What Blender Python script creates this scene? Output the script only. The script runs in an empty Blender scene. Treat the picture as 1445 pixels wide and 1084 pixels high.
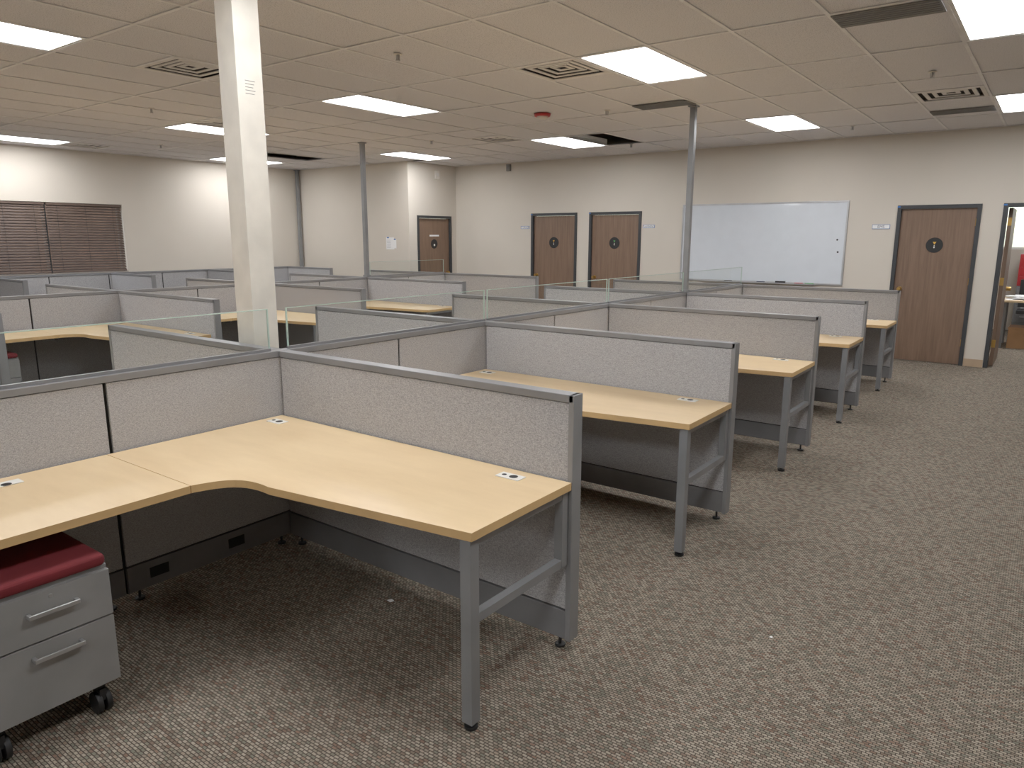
import bpy, math, random
from mathutils import Vector, Matrix
random.seed(4)
S=bpy.context.scene
try:
    S.view_settings.view_transform='Standard'
    S.view_settings.look='None'
    S.view_settings.exposure=0.0
    S.view_settings.gamma=1.2
except Exception: pass

# ------------------------------------------------------------------ materials
def lin(c): 
    r=[]
    for v in c:
        v/=255.0
        r.append(v/12.92 if v<=0.04045 else ((v+0.055)/1.055)**2.4)
    return (*r,1)
class NT:
    def __init__(s,name):
        s.m=bpy.data.materials.new(name); s.m.use_nodes=True
        s.t=s.m.node_tree; s.t.nodes.clear()
        s.out=s.n('ShaderNodeOutputMaterial')
    def n(s,typ,**k):
        nd=s.t.nodes.new(typ)
        for a,b in k.items(): setattr(nd,a,b)
        return nd
    def l(s,a,b): s.t.links.new(a,b)
    def p(s,color=None,rough=.5,metal=0,**k):
        b=s.n('ShaderNodeBsdfPrincipled')
        if color is not None: b.inputs['Base Color'].default_value=color
        b.inputs['Roughness'].default_value=rough; b.inputs['Metallic'].default_value=metal
        for a,v in k.items(): b.inputs[a.replace('_',' ')].default_value=v
        s.l(b.outputs[0],s.out.inputs[0]); return b
    def coord(s,scale=(1,1,1),rot=(0,0,0)):
        c=s.n('ShaderNodeTexCoord'); m=s.n('ShaderNodeMapping')
        m.inputs['Scale'].default_value=scale; m.inputs['Rotation'].default_value=rot
        s.l(c.outputs['Object'],m.inputs[0]); return m.outputs[0]
    def ramp(s,fac,stops,interp='LINEAR'):
        r=s.n('ShaderNodeValToRGB'); r.color_ramp.interpolation=interp
        e=r.color_ramp.elements
        while len(e)<len(stops): e.new(.5)
        for i,(p,c) in enumerate(stops): e[i].position=p; e[i].color=c
        s.l(fac,r.inputs[0]); return r.outputs[0]
    def noise(s,vec,scale,detail=3,rough=.5):
        n=s.n('ShaderNodeTexNoise'); n.inputs['Scale'].default_value=scale
        n.inputs['Detail'].default_value=detail; n.inputs['Roughness'].default_value=rough
        s.l(vec,n.inputs['Vector']); return n.outputs['Fac']
    def math(s,op,a,b=None):
        n=s.n('ShaderNodeMath',operation=op)
        for i,x in enumerate((a,b)):
            if x is None: continue
            if isinstance(x,(int,float)): n.inputs[i].default_value=x
            else: s.l(x,n.inputs[i])
        return n.outputs[0]
    def bump(s,b,h,strength=.3,dist=.01):
        n=s.n('ShaderNodeBump'); n.inputs['Strength'].default_value=strength; n.inputs['Distance'].default_value=dist
        s.l(h,n.inputs['Height']); s.l(n.outputs[0],b.inputs['Normal'])
def simple(name,c,rough=.5,metal=0,var=.04,**k):
    t=NT(name); b=t.p(lin(c),rough,metal,**k)
    f=t.noise(t.coord(),6,4)
    t.l(t.ramp(f,[(.3,lin([v*(1-var) for v in c])),(.7,lin([min(255,v*(1+var)) for v in c]))]),b.inputs['Base Color'])
    return t.m
def mat_wall():
    t=NT('painted_drywall'); b=t.p(rough=.85); v=t.coord()
    t.l(t.ramp(t.noise(v,.8,3),[(.3,lin((200,191,178))),(.7,lin((206,197,184)))]),b.inputs['Base Color'])
    t.bump(b,t.noise(v,180,3),.15,.003); return t.m
def mat_carpet():
    t=NT('loop_carpet'); b=t.p(rough=1.0); b.inputs['Specular IOR Level'].default_value=.05
    v=t.coord(rot=(0,0,math.radians(0)))
    nz=t.n('ShaderNodeTexNoise'); nz.inputs['Scale'].default_value=70; nz.inputs['Detail'].default_value=1; t.l(v,nz.inputs['Vector'])
    sub=t.n('ShaderNodeVectorMath',operation='SUBTRACT'); t.l(nz.outputs['Color'],sub.inputs[0]); sub.inputs[1].default_value=(.5,.5,.5)
    sc=t.n('ShaderNodeVectorMath',operation='SCALE'); t.l(sub.outputs[0],sc.inputs[0]); sc.inputs['Scale'].default_value=.004
    ad=t.n('ShaderNodeVectorMath',operation='ADD'); t.l(v,ad.inputs[0]); t.l(sc.outputs[0],ad.inputs[1])
    br=t.n('ShaderNodeTexBrick'); t.l(ad.outputs[0],br.inputs['Vector'])
    br.inputs['Scale'].default_value=1; br.inputs['Brick Width'].default_value=.020; br.inputs['Row Height'].default_value=.0115
    br.inputs['Mortar Size'].default_value=.0022; br.inputs['Mortar Smooth'].default_value=.7
    br.inputs['Color1'].default_value=(0,0,0,1); br.inputs['Color2'].default_value=(1,1,1,1)
    col=t.ramp(br.outputs['Color'],[(0,lin((126,102,88))),(.18,lin((120,119,106))),(.4,lin((143,131,117))),(.62,lin((159,148,133))),(.85,lin((170,160,144))),(1,lin((134,107,91)))])
    fine=t.noise(v,380,2)
    mx=t.n('ShaderNodeMix',data_type='RGBA',blend_type='MULTIPLY'); mx.inputs[0].default_value=.6
    t.l(col,mx.inputs[6]); t.l(t.ramp(fine,[(.3,(.62,.62,.62,1)),(.7,(1,1,1,1))]),mx.inputs[7])
    m2=t.n('ShaderNodeMix',data_type='RGBA'); t.l(br.outputs['Fac'],m2.inputs[0]); t.l(mx.outputs[2],m2.inputs[6]); m2.inputs[7].default_value=lin((66,58,52))
    wv=t.noise(v,.9,3)
    m3=t.n('ShaderNodeMix',data_type='RGBA',blend_type='MULTIPLY'); m3.inputs[0].default_value=1
    t.l(m2.outputs[2],m3.inputs[6]); t.l(t.ramp(wv,[(.3,(.94,.94,.94,1)),(.7,(1,1,1,1))]),m3.inputs[7])
    t.l(m3.outputs[2],b.inputs['Base Color'])
    inv=t.math('SUBTRACT',1,br.outputs['Fac'])
    t.bump(b,t.math('ADD',inv,fine),.5,.003); return t.m
def mat_fabric():
    t=NT('panel_fabric'); b=t.p(rough=.95); b.inputs['Specular IOR Level'].default_value=.1
    v=t.coord((110,110,560)); v2=t.coord((460,460,180))
    f=t.noise(v,1,2,.6); g=t.noise(v2,1,2,.6)
    hf=t.math('MULTIPLY',t.math('ADD',f,g),.5)
    t.l(t.ramp(hf,[(.34,lin((124,123,124))),(.5,lin((162,161,162))),(.66,lin((195,194,195)))]),b.inputs['Base Color'])
    t.bump(b,hf,.35,.002); return t.m
def mat_wood(name,a,c,scale=(1,1,1),rough=.4):
    t=NT(name); b=t.p(rough=rough)
    v=t.coord(scale)
    n1=t.noise(v,3,6,.6)
    t.l(t.ramp(n1,[(.3,lin(a)),(.7,lin(c))]),b.inputs['Base Color'])
    return t.m
def mat_tile():
    t=NT('ceiling_tile_fissured'); b=t.p(rough=.95); v=t.coord()
    f=t.noise(v,140,4,.7)
    t.l(t.ramp(f,[(.36,lin((166,164,166))),(.47,lin((223,220,222))),(.7,lin((229,226,228)))]),b.inputs['Base Color'])
    t.bump(b,f,.3,.003); return t.m
def mat_emit(name,c,s):
    t=NT(name); e=t.n('ShaderNodeEmission'); e.inputs[0].default_value=c; e.inputs[1].default_value=s
    t.l(e.outputs[0],t.out.inputs[0]); return t.m
def mat_glass(name,tint=(.92,.95,.94,1)):
    t=NT(name); tr=t.n('ShaderNodeBsdfTransparent'); tr.inputs[0].default_value=tint
    g=t.n('ShaderNodeBsdfGlossy'); g.inputs['Roughness'].default_value=.02
    lw=t.n('ShaderNodeLayerWeight'); lw.inputs[0].default_value=.3
    m=t.n('ShaderNodeMixShader'); t.l(t.math('MULTIPLY',lw.outputs['Fresnel'],.7),m.inputs[0]); t.l(tr.outputs[0],m.inputs[1]); t.l(g.outputs[0],m.inputs[2])
    t.l(m.outputs[0],t.out.inputs[0]); return t.m
M=dict(
 wall=mat_wall(), carpet=mat_carpet(), fabric=mat_fabric(), tile=mat_tile(),
 frame=simple('partition_frame_grey',(124,124,125),.45,.1), cap=simple('partition_cap_grey',(122,122,124),.4,.15),
 race=simple('raceway_grey',(108,108,109),.5), dark=simple('dark_gap',(22,21,20),.8), black=simple('black_plastic',(16,16,17),.6),
 tube=simple('desk_leg_grey',(128,129,131),.38,.25), maple=mat_wood('maple_laminate',(213,183,139),(225,197,154),(.8,3,3),.36),
 mapleedge=simple('maple_edge_band',(202,164,110),.45), white=simple('white_plastic',(232,230,224),.4),
 pedm=simple('pedestal_grey',(128,127,126),.45,.05), red=simple('red_cushion_fabric',(100,16,24),.9), redp=simple('red_plastic',(170,25,30),.4),
 handle=simple('brushed_handle',(165,165,165),.3,.7),
 door=mat_wood('brown_door_veneer',(102,79,62),(124,97,78),(14,14,.7),.5), dframe=simple('door_frame_charcoal',(42,44,47),.5),
 brass=simple('brass',(190,150,80),.3,.9), tbar=simple('ceiling_tbar',(230,228,228),.6), alum=simple('aluminium',(180,180,182),.35,.7),
 wb=simple('whiteboard_surface',(208,213,220),.025,var=.01), lens=mat_emit('light_lens',(.98,.985,1,1),18.0),
 vent=simple('vent_metal',(222,218,214),.5), ventgap=simple('vent_gap',(48,46,44),.9), grey=simple('return_grille_grey',(120,118,115),.8),
 col=simple('column_paint',(208,202,190),.6), glass=mat_glass('divider_glass'), glassedge=simple('glass_edge',(168,190,180),.15),
 blind=simple('blind_brown',(84,67,57),.65), base=simple('baseboard_tan',(176,150,122),.6), blue=simple('blue_tape',(40,100,170),.6),
 paper=simple('paper_white',(235,235,235),.8,var=.01), green=simple('green_paint',(60,140,70),.6), yellow=simple('yellow_paint',(215,165,60),.6),
 card=simple('cardboard',(160,120,82),.85), ext=simple('exterior_stucco',(160,118,88),.9,var=.2), plen=simple('plenum_dark',(30,29,28),.9),
 winframe=simple('window_frame',(150,140,128),.5), ink=simple('ink_dark',(30,40,70),.6), cream=simple('detector_white',(225,218,208),.5),
)
# ------------------------------------------------------------------ mesh builder
class MB:
    def __init__(s): s.v=[];s.f=[];s.mi=[];s.ms=[];s.sm=[]
    def m(s,k):
        if k not in s.ms: s.ms.append(k)
        return s.ms.index(k)
    def box(s,x0,x1,y0,y1,z0,z1,k,xf=None):
        if x0>x1:x0,x1=x1,x0
        if y0>y1:y0,y1=y1,y0
        if z0>z1:z0,z1=z1,z0
        b=len(s.v)
        vs=[Vector(p) for p in [(x0,y0,z0),(x1,y0,z0),(x1,y1,z0),(x0,y1,z0),(x0,y0,z1),(x1,y0,z1),(x1,y1,z1),(x0,y1,z1)]]
        if xf: vs=[xf@p for p in vs]
        s.v+=vs
        for q in [(3,2,1,0),(4,5,6,7),(0,1,5,4),(1,2,6,5),(2,3,7,6),(3,0,4,7)]:
            s.f.append([b+i for i in q]); s.mi.append(s.m(k)); s.sm.append(False)
    def quad(s,pts,k):
        b=len(s.v); s.v+=[Vector(p) for p in pts]; s.f.append([b+i for i in range(len(pts))]); s.mi.append(s.m(k)); s.sm.append(False)
    def prism(s,poly,z0,z1,k,kside=None):
        a=sum(poly[i][0]*poly[(i+1)%len(poly)][1]-poly[(i+1)%len(poly)][0]*poly[i][1] for i in range(len(poly)))
        if a<0: poly=poly[::-1]
        b=len(s.v);n=len(poly)
        s.v+=[Vector((x,y,z0)) for x,y in poly]+[Vector((x,y,z1)) for x,y in poly]
        s.f.append([b+i for i in range(n)][::-1]);s.mi.append(s.m(k));s.sm.append(False)
        s.f.append([b+n+i for i in range(n)]);s.mi.append(s.m(k));s.sm.append(False)
        for i in range(n):
            j=(i+1)%n
            s.f.append([b+i,b+j,b+n+j,b+n+i]);s.mi.append(s.m(kside or k));s.sm.append(False)
    def cyl(s,c,r,h,k,axis='z',seg=20,r2=None):
        r2=r if r2 is None else r2
        b=len(s.v)
        for zz,rr in ((0,r),(h,r2)):
            for i in range(seg):
                a=2*math.pi*i/seg; p=(rr*math.cos(a),rr*math.sin(a),zz)
                if axis=='x': p=(p[2],p[0],p[1])
                if axis=='y': p=(p[1],p[2],p[0])
                s.v.append(Vector((c[0]+p[0],c[1]+p[1],c[2]+p[2])))
        s.f.append([b+i for i in range(seg)][::-1]);s.mi.append(s.m(k));s.sm.append(False)
        s.f.append([b+seg+i for i in range(seg)]);s.mi.append(s.m(k));s.sm.append(False)
        for i in range(seg):
            j=(i+1)%seg
            s.f.append([b+i,b+j,b+seg+j,b+seg+i]);s.mi.append(s.m(k));s.sm.append(True)
    def build(s,name,bevel=0,parent=None,seg=2):
        me=bpy.data.meshes.new(name)
        me.from_pydata([tuple(p) for p in s.v],[],s.f)
        for k in s.ms: me.materials.append(M[k])
        for p,mi,sm in zip(me.polygons,s.mi,s.sm): p.material_index=mi; p.use_smooth=sm
        me.update()
        ob=bpy.data.objects.new(name,me); S.collection.objects.link(ob)
        if bevel:
            mod=ob.modifiers.new('bevel','BEVEL'); mod.width=bevel; mod.segments=seg; mod.limit_method='ANGLE'; mod.angle_limit=math.radians(40)
            mod.harden_normals=False
        if parent: ob.parent=parent
        return ob

# ------------------------------------------------------------------ dimensions
HC=2.989; XW=-12.726; YB=9.74; XB=-9.595; YN=11.058; XE=3.0; YS=-11.0
XS1=-3.216; XS2=-8.265; XEND=-1.386
YK=[2.285,3.994,5.760,7.476,9.231]; PH=1.061
YK2=[2.09,3.85,5.69,7.476,9.20]
TX=.61; TY=1.22; GX=-3.145; GY=5.023

# ------------------------------------------------------------------ room shell
b=MB(); b.box(XW-.15,XE+.15,YS-.15,16.2,-.12,0,'carpet'); b.build('floor')
def wall_rects(u0,u1,z0,z1,holes):
    out=[];cur=u0
    for ua,ub,za,zb in sorted(holes):
        if ua>cur: out.append((cur,ua,z0,z1))
        if za>z0: out.append((ua,ub,z0,za))
        if zb<z1: out.append((ua,ub,zb,z1))
        cur=ub
    if cur<u1: out.append((cur,u1,z0,z1))
    return out
ZT=3.55
DH=2.073
doorsN=[(-7.787,-6.807),(-6.564,-5.570),(-1.799,-.842)]
openD=(-.62,.36)
WT=.14
b=MB()
for r in wall_rects(XB,XE,0,ZT,[(a,c,0,DH) for a,c in doorsN+[openD]]): b.box(r[0],r[1],YN,YN+WT,r[2],r[3],'wall')
b.build('wall_north')
b=MB()
for r in wall_rects(YB,YN+WT,0,ZT,[(9.95,10.90,0,2.045)]): b.box(XB-WT,XB,r[0],r[1],r[2],r[3],'wall')
b.build('wall_alcove')
b=MB(); b.box(XW,XB-WT,YB,YB+WT,0,ZT,'wall'); b.build('wall_north_left')
b=MB()
for r in wall_rects(YS,YB+WT,0,ZT,[(3.78,6.12,1.06,2.17)]): b.box(XW-.2,XW,r[0],r[1],r[2],r[3],'wall')
b.build('wall_west')
b=MB(); b.box(XE,XE+.15,YS,YN+WT,0,ZT,'wall'); b.build('wall_east')
b=MB(); b.box(XW,XE,YS-.15,YS,0,ZT,'wall'); b.build('wall_south')
b=MB(); b.box(XW-.2,XE+.15,YS-.15,YN+WT,ZT,ZT+.05,'plen'); b.build('ceiling_deck')
b=MB()
segs=[(XB,doorsN[0][0]),(doorsN[0][1],doorsN[1][0]),(doorsN[1][1],doorsN[2][0]),(doorsN[2][1],openD[0]),(openD[1],XE)]
for a,c in segs: b.box(a+.003,c-.003,YN-.012,YN-.001,0.001,.1,'base')
b.build('baseboard_north')
b=MB(); b.box(XW+.001,XW+.012,YS,YB-.02,.001,.1,'base'); b.build('baseboard_west')
b=MB(); b.box(XW+.02,XB,YB-.012,YB-.001,.001,.1,'base'); b.build('baseboard_north_left')

# ------------------------------------------------------------------ ceiling
lights=[(0,0),(-5,0),(-10,0),(0,3),(-5,3),(-10,3),(4,0),(4,3),(-15,-1),(-15,2)]
for jj in (-3,-6,-9,-12): lights+=[(0,jj),(-5,jj),(-10,jj),(4,jj)]
holes=[(-4,3),(-13,2)]
vents=[(-5,-2,1),(-1,0,0),(3,2,1),(-6,2,1),(-9,0,0),(-15,0,0)]
i0=int(math.floor((XW-GX)/TX)); i1=int(math.ceil((XE-GX)/TX)); j0=int(math.floor((YS-GY)/TY)); j1=int(math.ceil((YN-GY)/TY))
def inroom(x0,x1,y0,y1):
    x0=max(x0,XW);x1=min(x1,XE);y0=max(y0,YS);y1=min(y1,YN)
    if x0<XB-.01 and y1>YB:
        if x1<=XB+.3 and y0<YB: y1=YB
        elif x1<=XB+.01: return None
        elif y0>=YB: x0=XB
        else: y1=YB
    if x1-x0<.01 or y1-y0<.01: return None
    return x0,x1,y0,y1
b=MB(); vd={(v[0],v[1]):v[2] for v in vents}
for i in range(i0,i1):
    for j in range(j0,j1):
        x0=GX+i*TX;y0=GY+j*TY
        if (i,j) in lights or (i,j) in holes: continue
        if (i,j) in vd:
            h=vd[(i,j)]; y0+= TY/2 if h==0 else 0
            r=inroom(x0,x0+TX,y0,y0+TY/2)
        else: r=inroom(x0,x0+TX,y0,y0+TY)
        if r:
            e=.004; b.box(r[0]+e,r[1]-e,r[2]+e,r[3]-e,HC+.002+random.random()*.003,HC+.016,'tile')
b.build('ceiling')
b=MB()
for i in range(i0,i1+1):
    x=GX+i*TX
    if XW<x<XE: b.box(x-.012,x+.012,YS+.001,(YB if x<XB else YN)-.001,HC-.004,HC+.002,'tbar')
for j in range(j0,j1+1):
    y=GY+j*TY
    if YS<y<YN: b.box((XW if y<YB else XB)+.001,XE-.001,y-.012,y+.012,HC-.0045,HC+.0015,'tbar')
for (i,j,h) in vents:
    x=GX+i*TX;y=GY+j*TY+TY/2
    b.box(x,x+TX,y-.012,y+.012,HC-.004,HC+.002,'tbar')
b.box(XB,XE,YN-.02,YN-.001,HC-.004,HC+.002,'tbar'); b.box(XW+.001,XW+.02,YS,YB,HC-.004,HC+.002,'tbar'); b.box(XW,XB,YB-.02,YB-.001,HC-.004,HC+.002,'tbar')
b.build('ceiling_grid')
for (i,j) in lights:
    x=GX+i*TX;y=GY+j*TY
    b=MB(); e=.014; w=.022
    x0,x1,y0,y1=x+e,x+TX-e,y+e,y+TY-e
    if x0<XW+.01: x0=XW+.02
    b.box(x0,x1,y0,y0+w,HC-.002,HC+.05,'white');b.box(x0,x1,y1-w,y1,HC-.002,HC+.05,'white')
    b.box(x0,x0+w,y0+w,y1-w,HC-.002,HC+.05,'white');b.box(x1-w,x1,y0+w,y1-w,HC-.002,HC+.05,'white')
    b.box(x0+w,x1-w,y0+w,y1-w,HC+.004,HC+.012,'lens'); b.box(x0,x1,y0,y1,HC+.052,HC+.09,'vent')
    b.build('far_office_fill_light')
for (i,j,h) in vents:
    x=GX+i*TX+.014; y=GY+j*TY+(0 if h==0 else TY/2)+.014; s=TX-.028
    b=MB(); b.box(x,x+s,y,y+s,HC+.03,HC+.04,'ventgap')
    for k in range(4):
        o=.0+k*.072; w=.036
        z0=HC-.004+.006*k
        X0,X1,Y0,Y1=x+o,x+s-o,y+o,y+s-o
        b.box(X0,X1,Y0,Y0+w,z0,z0+.006,'vent');b.box(X0,X1,Y1-w,Y1,z0,z0+.006,'vent')
        b.box(X0,X0+w,Y0+w,Y1-w,z0,z0+.006,'vent');b.box(X1-w,X1,Y0+w,Y1-w,z0,z0+.006,'vent')
    b.build('ceiling_air_vent')
for (x,y,l) in [(GX+3*TX,5.04,.30),(GX-TX,7.12,.27),(GX+3*TX,9.32,.28)]:
    b=MB(); b.box(x+.01,x+TX-.01,y,y+l,HC-.012,HC-.005,'grey')
    for k in range(6): b.box(x+.02,x+TX-.02,y+.02+k*(l-.04)/6,y+.03+k*(l-.04)/6,HC-.016,HC-.012,'race')
    b.build('return_air_grille')
for (x,y) in [(-4.14,4.13),(-4.08,7.19),(-1.01,7.14),(-7.94,4.23),(-7.3,7.9),(-5.2,9.9),(-2.2,9.9),(-10.9,5.9)]:
    b=MB(); b.cyl((x,y,HC-.012),.032,.006,'cream'); b.cyl((x,y,HC-.05),.008,.04,'alum'); b.cyl((x,y,HC-.055),.018,.004,'alum')
    b.box(x-.016,x-.012,y-.004,y+.004,HC-.051,HC-.012,'alum'); b.box(x+.012,x+.016,y-.004,y+.004,HC-.051,HC-.012,'alum')
    b.build('fire_sprinkler')
b=MB(); b.cyl((-4.77,6.97,HC-.034),.085,.028,'redp',seg=32,r2=.095); b.cyl((-4.77,6.97,HC-.058),.045,.025,'cream',seg=24,r2=.06); b.build('smoke_detector')

# ------------------------------------------------------------------ doors
def door_x(name,x0,x1,top,plaque,handle_side):
    b=MB(); g=.002; fw=.048; y0=YN-.018; y1=YN+.10
    b.box(x0+g,x0+fw,y0,y1,.002,top-g,'dframe');b.box(x1-fw,x1-g,y0,y1,.002,top-g,'dframe');b.box(x0+fw,x1-fw,y0,y1,top-fw,top-g,'dframe')
    b.box(x0+fw+.003,x1-fw-.003,YN+.02,YN+.062,.012,top-fw-.004,'door')
    hx=x0+fw+.07 if handle_side<0 else x1-fw-.07
    b.cyl((hx,YN+.012,.97),.032,.008,'brass','y'); b.cyl((hx,YN-.03,.97),.011,.045,'brass','y'); b.cyl((hx,YN-.055,.97),.024,.03,'brass','y',r2=.029)
    hx2=x1-fw-.002 if handle_side<0 else x0+fw+.002
    for z in (.25,1.05,1.8): b.cyl((hx2,YN+.012,z),.007,.09,'brass','z',seg=10)
    cx=(x0+x1)/2-.005
    pr=.098; pz=1.555
    b.cyl((cx,YN+.011,pz),pr,.009,'black','y',seg=36)
    def tri(ax,az,bx,bz,cx_,cz,k): b.quad([(ax,YN+.0100,az),(bx,YN+.0100,bz),(cx_,YN+.0100,cz)],k)
    tri(cx-.020,pz+.042,cx,pz+.006,cx+.020,pz+.042,plaque); tri(cx-.008,pz-.014,cx+.008,pz-.014,cx,pz+.002,'white')
    b.cyl((cx,YN+.009,pz-.030),.008,.0015,'white','y',seg=16)
    b.box(x0+.0,x0+.035,YN-.0195,YN-.0185,top-.03,top-.012,'blue')
    return b.build(name,.002)
door_x('door_1',*doorsN[0],DH,'yellow',-1)
door_x('door_2',*doorsN[1],DH,'green',-1)
door_x('door_3',*doorsN[2],DH,'yellow',-1)
b=MB(); y0,y1,top=9.95,10.90,2.045; g=.002; fw=.048
xa,xc=XB-.10,XB+.018
b.box(xa,xc,y0+g,y0+fw,.002,top-g,'dframe');b.box(xa,xc,y1-fw,y1-g,.002,top-g,'dframe');b.box(xa,xc,y0+fw,y1-fw,top-fw,top-g,'dframe')
b.box(XB-.062,XB-.02,y0+fw+.003,y1-fw-.003,.012,top-fw-.004,'door')
b.cyl((XB-.02,y1-.12,.97),.03,.02,'brass','x');b.cyl((XB,y1-.12,.97),.024,.04,'brass','x')
b.cyl((XB-.02,(y0+y1)/2,1.52),.088,.008,'black','x',seg=32); b.cyl((XB-.0125,(y0+y1)/2,1.50),.02,.003,'white','x',seg=16)
b.box(XB-.019,XB-.012,10.3,10.56,1.66,1.69,'paper')
b.build('door_4',.002)
b=MB(); x0,x1=openD; 
b.box(x0+g,x0+fw,YN-.018,YN+WT+.012,.002,DH-g,'dframe');b.box(x1-fw,x1-g,YN-.018,YN+WT+.012,.002,DH-g,'dframe');b.box(x0+fw,x1-fw,YN-.018,YN+WT+.012,DH-fw,DH-g,'dframe')
lx=x0+fw+.006; ly=YN+WT+.03
b.box(lx,lx+.044,ly,ly+.86,.012,DH-fw-.004,'door')
b.cyl((lx+.044,ly+.79,.97),.03,.01,'brass','x');b.cyl((lx+.05,ly+.79,.97),.026,.05,'brass','x')
for z in (.25,1.05,1.8): b.box(lx+.0,lx+.044,ly-.004,ly-.001,z,z+.1,'brass')
b.box(x0,x0+.04,YN-.0195,YN-.0185,DH-.03,DH-.012,'blue')
b.build('door_5',.002)

# ------------------------------------------------------------------ signs, board, papers
def sign(name,x0,x1,z0,z1,txt):
    b=MB(); b.box(x0,x1,YN-.008,YN-.002,z0,z1,'blue'); b.box(x0+.005,x1-.005,YN-.0095,YN-.008,z0+.006,z1-.006,'paper'); ob=b.build(name)
    cu=bpy.data.curves.new('lettering','FONT'); cu.body=txt; cu.size=(z1-z0)*.85; cu.extrude=.0004; cu.align_x='CENTER'; cu.align_y='CENTER'
    cu.materials.append(M['ink']); t=bpy.data.objects.new('lettering',cu); S.collection.objects.link(t)
    t.location=((x0+x1)/2,YN-.0102,(z0+z1)/2); t.rotation_euler=(math.pi/2,0,0); t.parent=ob
sign('door_sign',-2.09,-1.87,1.765,1.825,'EMS')
sign('door_sign',-8.02,-7.83,1.80,1.85,'STORAGE')
sign('door_sign',-5.54,-5.33,1.80,1.85,'PLANNING')
b=MB(); x0,x1,z0,z1=-4.85,-2.405,.985,2.155; f=.022
b.box(x0+f,x1-f,YN-.014,YN-.002,z0+f,z1-f,'wb')
b.box(x0,x1,YN-.022,YN-.002,z1-f,z1,'alum');b.box(x0,x1,YN-.022,YN-.002,z0,z0+f,'alum');b.box(x0,x0+f,YN-.022,YN-.002,z0+f,z1-f,'alum');b.box(x1-f,x1,YN-.022,YN-.002,z0+f,z1-f,'alum')
b.box(x0+.35,x1-.35,YN-.085,YN-.022,z0-.004,z0+.004,'alum');b.box(x0+.35,x1-.35,YN-.089,YN-.085,z0-.004,z0+.012,'alum')
b.box(-3.32,-3.18,YN-.07,YN-.035,z0+.005,z0+.035,'black')
for k,(mx,mk) in enumerate([(-3.6,'ink'),(-3.05,'redp'),(-2.9,'green'),(-4.1,'black')]): b.cyl((mx,YN-.05,z0+.013),.008,.12,mk,'x',seg=10)
for mx,mz in [(-2.52,1.62),(-2.5,1.45)]: b.cyl((mx,YN-.022,mz),.013,.009,'black','y',seg=14)
b.build('whiteboard')
b=MB(); b.box(-10.20,-9.99,YB-.004,YB-.002,1.42,1.64,'paper'); b.box(-10.06,-9.93,YB-.007,YB-.0045,1.44,1.61,'paper')
for p in [(-10.17,1.635),(-9.99,1.605)]: b.box(p[0],p[0]+.05,YB-.009,YB-.0075,p[1]-.01,p[1]+.012,'blue')
for k in range(7): b.box(-10.18,-10.08,YB-.0048,YB-.0042,1.45+k*.023,1.453+k*.023,'ink')
b.build('wall_notice_paper')
b=MB(); b.box(-8.33,-8.25,YN-.05,YN-.002,2.84,2.96,'grey'); b.box(-8.315,-8.265,YN-.056,YN-.05,2.87,2.93,'race'); b.build('wall_speaker',.004)
b=MB(); b.box(XB+.002,XB+.04,10.44,10.55,2.72,2.87,'cream'); b.cyl((XB+.04,10.495,2.80),.03,.012,'vent','x'); b.build('wall_alarm_strobe',.004)

# ------------------------------------------------------------------ window with blinds
b=MB(); y0,y1,z0,z1=3.78,6.12,1.06,2.17; xo=XW-.16
for yy in (y0,4.93,y1-.04): b.box(xo,xo+.05,yy+.001,yy+.039,z0+.001,z1-.001,'winframe')
b.box(xo,xo+.05,y0+.04,y1-.04,z0+.001,z0+.04,'winframe'); b.box(xo,xo+.05,y0+.04,y1-.04,z1-.04,z1-.001,'winframe')
b.quad([(xo+.02,y0+.04,z0+.04),(xo+.02,y1-.04,z0+.04),(xo+.02,y1-.04,z1-.04),(xo+.02,y0+.04,z1-.04)],'glass')
b.box(xo+.05,XW+.02,y0+.002,y1-.002,z0+.0005,z0+.012,'winframe')
b.box(XW-.06,XW-.03,4.942,4.958,z0+.012,z1-.001,'dark')
win=b.build('window_1')
for (a,c) in [(y0+.01,4.938),(4.962,y1-.01)]:
    b=MB(); xb_=XW-.028
    b.box(xb_-.02,xb_+.02,a,c,z1-.04,z1-.002,'blind')
    n=25; zz0=z0+.05
    sp=(z1-.05-zz0)/(n-1)
    for k in range(n):
        z=zz0+sp*k
        for (du,dv,ang) in ((-.0098,.003,46),(.0098,-.001,66)):
            xf=Matrix.Translation((xb_,0,z))@Matrix.Rotation(math.radians(56),4,'Y')@Matrix.Translation((du,0,0))@Matrix.Rotation(math.radians(ang-56),4,'Y')
            b.box(-.0108,.0108,a+.004,c-.004,-.0007,.0007,'blind',xf)
    b.box(xb_-.014,xb_+.014,a+.004,c-.004,z0+.018,z0+.033,'blind')
    for yy in (a+.15,(a+c)/2,c-.15): b.box(xb_+.018,xb_+.0195,yy-.002,yy+.002,z0+.03,z1-.03,'dark')
    b.build('window_blind')
b=MB(); b.box(-17,-16.6,-2,14,-.1,3.6,'ext'); b.box(-16.6,-16.56,1,3,1.2,2.2,'yellow'); b.build('neighbouring_building')
b=MB(); b.box(-30,XW-.3,-15,25,-.2,-.1,'grey'); b.build('ground_outside')

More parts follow.
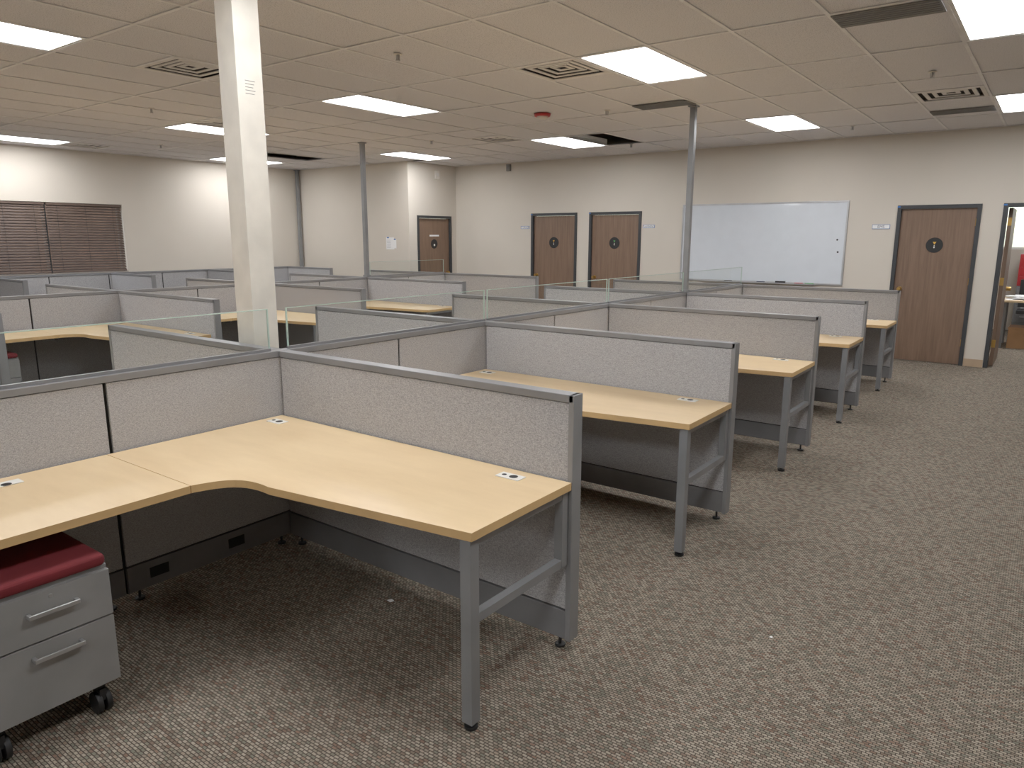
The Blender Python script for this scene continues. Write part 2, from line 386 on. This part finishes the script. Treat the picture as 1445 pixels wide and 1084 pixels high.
# ------------------------------------------------------------------ support column, power poles
b=MB(); cx,cy,w=-3.59,2.415,.077
b.box(cx-w,cx+w,cy-w,cy+w,.001,HC-.006,'col')
for k in range(5): b.box(cx+w,cx+w+.0006,cy-.03,cy+.03-.006*(k%3),2.44-k*.016,2.444-k*.016,'grey')
b.build('support_column',.012,seg=3)
def pole(x,y,z0=PH):
    b=MB(); b.box(x-.028,x+.028,y-.028,y+.028,z0+.004,HC-.006,'tube')
    b.box(x-.031,x-.0285,y-.01,y+.01,z0+.01,HC-.03,'race')
    b.box(x-.045,x+.045,y-.045,y+.045,HC-.02,HC-.0065,'tube'); b.box(x-.04,x+.04,y-.04,y+.04,z0+.002,z0+.03,'tube'); b.build('power_pole',.002)
pole(XS1,YK[3]); pole(XS2,YK[3]); pole(-12.66,9.66,.9)

# ------------------------------------------------------------------ partitions
T=.03
def panel(name,axis,c,a0,a1,seams=(),H=PH,end0=False,end1=False,outlets=None):
    b=MB()
    def bx(u0,u1,d0,d1,z0,z1,k):
        if axis=='x': b.box(u0,u1,c+d0,c+d1,z0,z1,k)
        else: b.box(c+d0,c+d1,u0,u1,z0,z1,k)
    edges=[a0]+[s for s in seams if a0<s<a1]+[a1]
    for e0,e1 in zip(edges[:-1],edges[1:]):
        g0=.004 if e0!=a0 else 0; g1=.004 if e1!=a1 else 0
        u0,u1=e0+g0,e1-g1
        bx(u0,u1,-.016,.016,.05,H-.03,'dark')
        bx(u0+.004,u1-.004,-T+.003,T-.003,.185,H-.034,'fabric')
        bx(u0+.002,u1-.002,-T,T,.055,.178,'race')
        for uu in (u0+.06,u1-.06):
            p=(uu,c) if axis=='x' else (c,uu)
            b.cyl((p[0],p[1],.001),.022,.010,'black',seg=16); b.cyl((p[0],p[1],.01),.007,.045,'black',seg=8)
    bx(a0,a1,-T-.002,T+.002,H-.03,H,'cap')
    if end0: bx(a0-.004,a0+.020,-T-.002,T+.002,.05,H,'frame')
    if end1: bx(a1-.020,a1+.004,-T-.002,T+.002,.05,H,'frame')
    if outlets:
        for u,sd in outlets:
            d0,d1=(T,T+.004) if sd>0 else (-T-.004,-T)
            bx(u-.045,u+.045,d0,d1,.095,.145,'dark')
    return b.build(name,.0025)
def spine(x,ys,y_end,ymin):
    sm=[]
    for y in ys: sm.append(y)
    for p,q in zip(ys[:-1],ys[1:]): sm.append((p+q)/2-.015)
    y=ys[0]
    while y>ymin: y-=.9; sm.append(y)
    outl=[(yy-.35,1) for yy in ys]+[(yy-.75,1) for yy in ys]
    panel('cubicle_spine_partition','y',x,ymin,y_end,sorted(sm),end1=True,outlets=[o for o in outl if o[0]>ymin+.1])
spine(XS1,YK,YK[-1]+.03,-2.2)
spine(XS2,YK2,YK2[-1]+.03,-2.2)
G=.036
L=XEND-XS1
def wing(xs,y,sgn,length):
    a0,a1=(xs+G,xs+length-.004) if sgn>0 else (xs-length+.004,xs-G)
    panel('cubicle_wing_partition','x',y,a0,a1,end0=sgn<0,end1=sgn>0)
for k,(y,y2) in enumerate(zip(YK,YK2)):
    wing(XS1,y,1,L); wing(XS1,y,-1,L); wing(XS2,y2,1,L+(.08 if k else -.04)); wing(XS2,y2,-1,L)
panel('cubicle_spine_partition','y',-12.55,-1.5,9.3,[-.6,.3,1.2,2.1,3.0,3.9,4.8,5.7,6.6,7.5,8.4],end1=True)
for y in YK: panel('cubicle_wing_partition','x',y,-12.55+G,-11.2,end1=True)

def glass(x,y0,y1):
    b=MB(); b.quad([(x,y0,PH+.012),(x,y1,PH+.012),(x,y1,PH+.215),(x,y0,PH+.215)],'glass')
    b.box(x-.004,x+.004,y0,y1,PH+.214,PH+.2185,'glassedge')
    for y in (y0+.003,y1-.003): b.box(x-.004,x+.004,y-.003,y+.003,PH+.012,PH+.215,'glassedge')
    b.box(x-.010,x+.010,y0,y1,PH+.001,PH+.014,'cap')
    b.build('glass_privacy_screen')
for (a,c) in [(-1.5,.45),(.47,YK[0]-.06),(YK[0]+.05,YK[1]+.0),(YK[1]+.03,YK[2]-.01),(YK[2]+.02,YK[3]-.06),(YK[3]+.06,YK[4])]: glass(XS1,a,c)
for (a,c) in [(YK[3]+.06,YK[4]-.05),]: glass(XS2,a,c)

# ------------------------------------------------------------------ desks
DZ=.722
def desk(xs,y,sgn,ret_end,last=False):
    X=lambda u: xs+sgn*u
    b=MB(); t=.03
    bz=[]
    p0,p1,p2,p3=(.95,-.760),(.78,-.742),(.735,-.80),(.700,-.925)
    for i in range(13):
        s=i/12; q=[(1-s)**3*p0[k]+3*(1-s)**2*s*p1[k]+3*(1-s)*s*s*p2[k]+s**3*p3[k] for k in (0,1)]; bz.append(q)
    poly=[(.036,-.036),(1.828,-.036),(1.832,-.636)]+[tuple(q) for q in bz]+[(.036,-.925)]
    b.prism([(X(u),y+v) for u,v in poly],DZ-t,DZ,'maple','mapleedge')
    b.prism([(X(.036),y-.928),(X(.700),y-.928),(X(.715),ret_end),(X(.036),ret_end)],DZ-t,DZ,'maple','mapleedge')
    for (u,v,w,d) in [(.14,-.14,.10,.06),(1.60,-.12,.11,.055),(.13,-1.34,.055,.11)]:
        b.prism([(X(u-w/2),y+v-d/2),(X(u+w/2),y+v-d/2),(X(u+w/2),y+v+d/2),(X(u-w/2),y+v+d/2)],DZ+.0004,DZ+.004,'white')
        b.cyl((X(u+.015),y+v,DZ+.0042),.018,.001,'black',seg=18); b.cyl((X(u-.03 if w>d else u),y+v-(0 if w>d else .03),DZ+.0042),.010,.001,'black',seg=14)
    ub=1.80
    def tb(u0,u1,v0,v1,z0,z1,k='tube'): b.box(X(u0),X(u1),y+v0,y+v1,z0,z1,k)
    tb(ub-.022,ub+.022,-.632,-.588,.025,DZ-t,'tube'); b.cyl((X(ub),y-.61,.001),.024,.012,'black',seg=18); b.cyl((X(ub),y-.61,.012),.009,.016,'black',seg=10)
    tb(ub-.016,ub+.016,-.588,-.075,.385,.417); tb(ub-.016,ub+.016,-.588,-.04,DZ-t-.03,DZ-t)
    tb(ub-.018,ub+.018,-.080,-.044,.385,DZ-t)
    tb(.05,1.78,-.075,-.045,DZ-t-.035,DZ-t-.001,'race'); b.box(X(.05),X(.62),y-.94,y-.91,DZ-t-.03,DZ-t-.001,'race')
    b.box(X(.05),X(.62),ret_end+.02,ret_end+.05,DZ-t-.06,DZ-t-.001,'race')
    if last:
        b.box(X(.64),X(.68),ret_end+.02,ret_end+.06,.02,DZ-t,'tube'); b.cyl((X(.66),ret_end+.04,.001),.022,.02,'black')
    b.build('l_shaped_desk',.003)
for xs,sg,ys in ((XS1,1,YK),(XS1,-1,YK),(XS2,1,YK2),(XS2,-1,YK2)):
    for i,y in enumerate(ys):
        re=y-2.9 if i==0 else ys[i-1]+.045
        if xs==XS1 and sg<0 and i==1: re=ys[0]+.26
        desk(xs,y,sg,re,i==0)

# ------------------------------------------------------------------ pedestal
def pedestal(xf,y0,y1,red=True):
    b=MB(); xb_=xf-.52; z0,z1=.12,.545
    b.box(xb_,xf-.022,y0,y1,z0,z1,'pedm')
    b.box(xf-.02,xf,y0+.002,y1-.002,z0+.004,.364,'pedm'); b.box(xf-.02,xf,y0+.002,y1-.002,.370,z1-.012,'pedm')
    yc=(y0+y1)/2+.025
    for zh in (.468,.318):
        b.box(xf+.022,xf+.030,yc-.075,yc+.075,zh-.006,zh+.008,'handle')
        for s in (-.07,.07): b.box(xf+.001,xf+.024,yc+s-.006,yc+s+.006,zh-.005,zh+.007,'handle')
    b.cyl((xf,yc+.0,.510),.007,.003,'handle','x',seg=14)
    for yy in (y0+.055,y1-.055):
        for xx in (xf-.05,xb_+.07):
            b.cyl((xx,yy-.024,.040),.039,.018,'black','y',seg=24); b.cyl((xx,yy+.006,.040),.039,.018,'black','y',seg=24)
            b.box(xx-.03,xx+.025,yy-.012,yy+.012,.05,.095,'black'); b.cyl((xx,yy,.09),.018,.03,'black')
    ob=b.build('mobile_file_pedestal',.004)
    b=MB(); b.box(xb_+.003,xf-.003,y0+.004,y1-.004,z1+.001,z1+.045,'red'); c=b.build('seat_cushion',.018,parent=ob,seg=4)
    return ob
pedestal(XS1+.75,.60,1.02)
pedestal(XS2+.70,YK2[1]-1.70,YK2[1]-1.28)

# ------------------------------------------------------------------ room beyond open door
b=MB(); RY0=YN+WT; RY1=16
for r in wall_rects(-2.4,2.2,0,2.8,[(-1.0,.9,1.45,2.5)]): b.box(r[0],r[1],RY1,RY1+.12,r[2],r[3],'wall')
b.build('wall_far_office_north')
b=MB(); b.box(-2.52,-2.4,RY0,RY1,0,2.8,'wall'); b.build('wall_far_office_west')
b=MB(); b.box(2.2,2.32,RY0,RY1,0,2.8,'wall'); b.build('wall_far_office_east')
b=MB(); b.box(-2.52,2.32,RY0+.002,RY1+.12,2.8,2.9,'tile'); b.build('ceiling_far_office')
b=MB()
for x in (-1.0,-.07,.86): b.box(x,x+.04,RY1+.03,RY1+.07,1.451,2.499,'white')
b.box(-1,.9,RY1+.03,RY1+.07,1.451,1.49,'white'); b.box(-1,.9,RY1+.03,RY1+.07,2.46,2.499,'white'); b.quad([(-.96,RY1+.045,1.49),(.86,RY1+.045,1.49),(.86,RY1+.045,2.46),(-.96,RY1+.045,2.46)],'glass')
b.build('window_2')
b=MB(); b.box(-.5,.3,12.6,13.8,2.77,2.79,'lens'); b.box(-.54,.34,12.56,13.84,2.79,2.798,'white'); b.build('far_office_fill_light')  # added fill panel that brightens the room beyond the open door
b=MB(); b.box(-.62,1.2,13.2,14.0,.70,.73,'maple')
for x in (-.58,1.12):
    for y in (13.24,13.92): b.box(x,x+.04,y,y+.04,.001,.70,'tube')
b.build('office_table',.003)
b=MB()
for k in range(9):
    xf=Matrix.Translation((-.42+.1*(k%3),13.42+.12*(k%4),.732+k*.006))@Matrix.Rotation(random.uniform(-.6,.6),4,'Z'); b.box(-.15,.15,-.11,.11,0,.005,'paper',xf)
b.build('paper_stack')
b=MB(); b.box(-.48,-.1,13.3,13.75,.001,.32,'card'); b.box(-.49,-.29,13.29,13.31,.30,.32,'card'); b.build('cardboard_box',.004)
b=MB()
b.box(-.52,.1,15.3,15.75,.04,.84,'race')
for k in range(5): b.box(-.50,.08,15.285,15.299,.06+k*.155,.20+k*.155,'race'); b.box(-.42,.0,15.265,15.285,.15+k*.155,.165+k*.155,'alum')
b.box(-.52,.1,15.3,15.75,.841,1.38,'redp')
for k in range(3): b.box(-.50,.08,15.285,15.299,.86+k*.165,1.0+k*.165,'redp'); b.box(-.42,.0,15.265,15.285,.95+k*.165,.965+k*.165,'alum')
for x in (-.48,.06):
    for y in (15.35,15.7): b.cyl((x,y,.001),.03,.039,'black')
b.build('red_tool_chest',.005)
b=MB(); b.box(-.45,-.02,14.35,14.75,.44,.5,'black'); b.box(-.45,-.02,14.72,14.78,.52,.98,'black'); b.box(-.26,-.21,14.76,14.79,.42,.6,'black'); b.cyl((-.235,14.55,.08),.025,.36,'black'); 
for a in range(5):
    xf=Matrix.Translation((-.235,14.55,.07))@Matrix.Rotation(a*2*math.pi/5,4,'Z'); b.box(0,.27,-.02,.02,-.01,.02,'black',xf); p=xf@Vector((.26,0,0)); b.cyl((p.x,p.y-.01,.03),.029,.02,'black','y')
b.build('office_chair',.01)

b=MB(); b.prism([(-2.29,2.12),(-2.265,2.115),(-2.26,2.135),(-2.28,2.14)],.001,.003,'paper'); b.build('paper_scrap')
b=MB(); b.prism([(-.78,2.86),(-.77,2.858),(-.768,2.868),(-.777,2.87)],.001,.003,'paper'); b.build('paper_scrap')

# ------------------------------------------------------------------ world
w=bpy.data.worlds.new('World'); S.world=w; w.use_nodes=True
nt=w.node_tree; bg=nt.nodes['Background']; sk=nt.nodes.new('ShaderNodeTexSky')
try: sk.sky_type='NISHITA'; sk.sun_elevation=math.radians(40); sk.sun_rotation=math.radians(200); sk.sun_disc=False
except Exception: pass
nt.links.new(sk.outputs[0],bg.inputs[0]); bg.inputs[1].default_value=.4

# ------------------------------------------------------------------ camera
ya,pi_,ro=[math.radians(v) for v in (36.627,11.432,.118)]
fw=Vector((-math.sin(ya)*math.cos(pi_),math.cos(ya)*math.cos(pi_),-math.sin(pi_)))
r0=Vector((math.cos(ya),math.sin(ya),0)); u0=r0.cross(fw)
r=r0*math.cos(ro)+u0*math.sin(ro); u=-r0*math.sin(ro)+u0*math.cos(ro)
cd=bpy.data.cameras.new('camera'); cam=bpy.data.objects.new('camera',cd); S.collection.objects.link(cam)
mw=Matrix(((r.x,u.x,-fw.x,0),(r.y,u.y,-fw.y,0),(r.z,u.z,-fw.z,1.639),(0,0,0,1)))
cam.matrix_world=mw
cd.sensor_fit='HORIZONTAL'; cd.sensor_width=36; cd.lens=1020.947/1445*36; cd.clip_start=.05; cd.clip_end=200
S.camera=cam
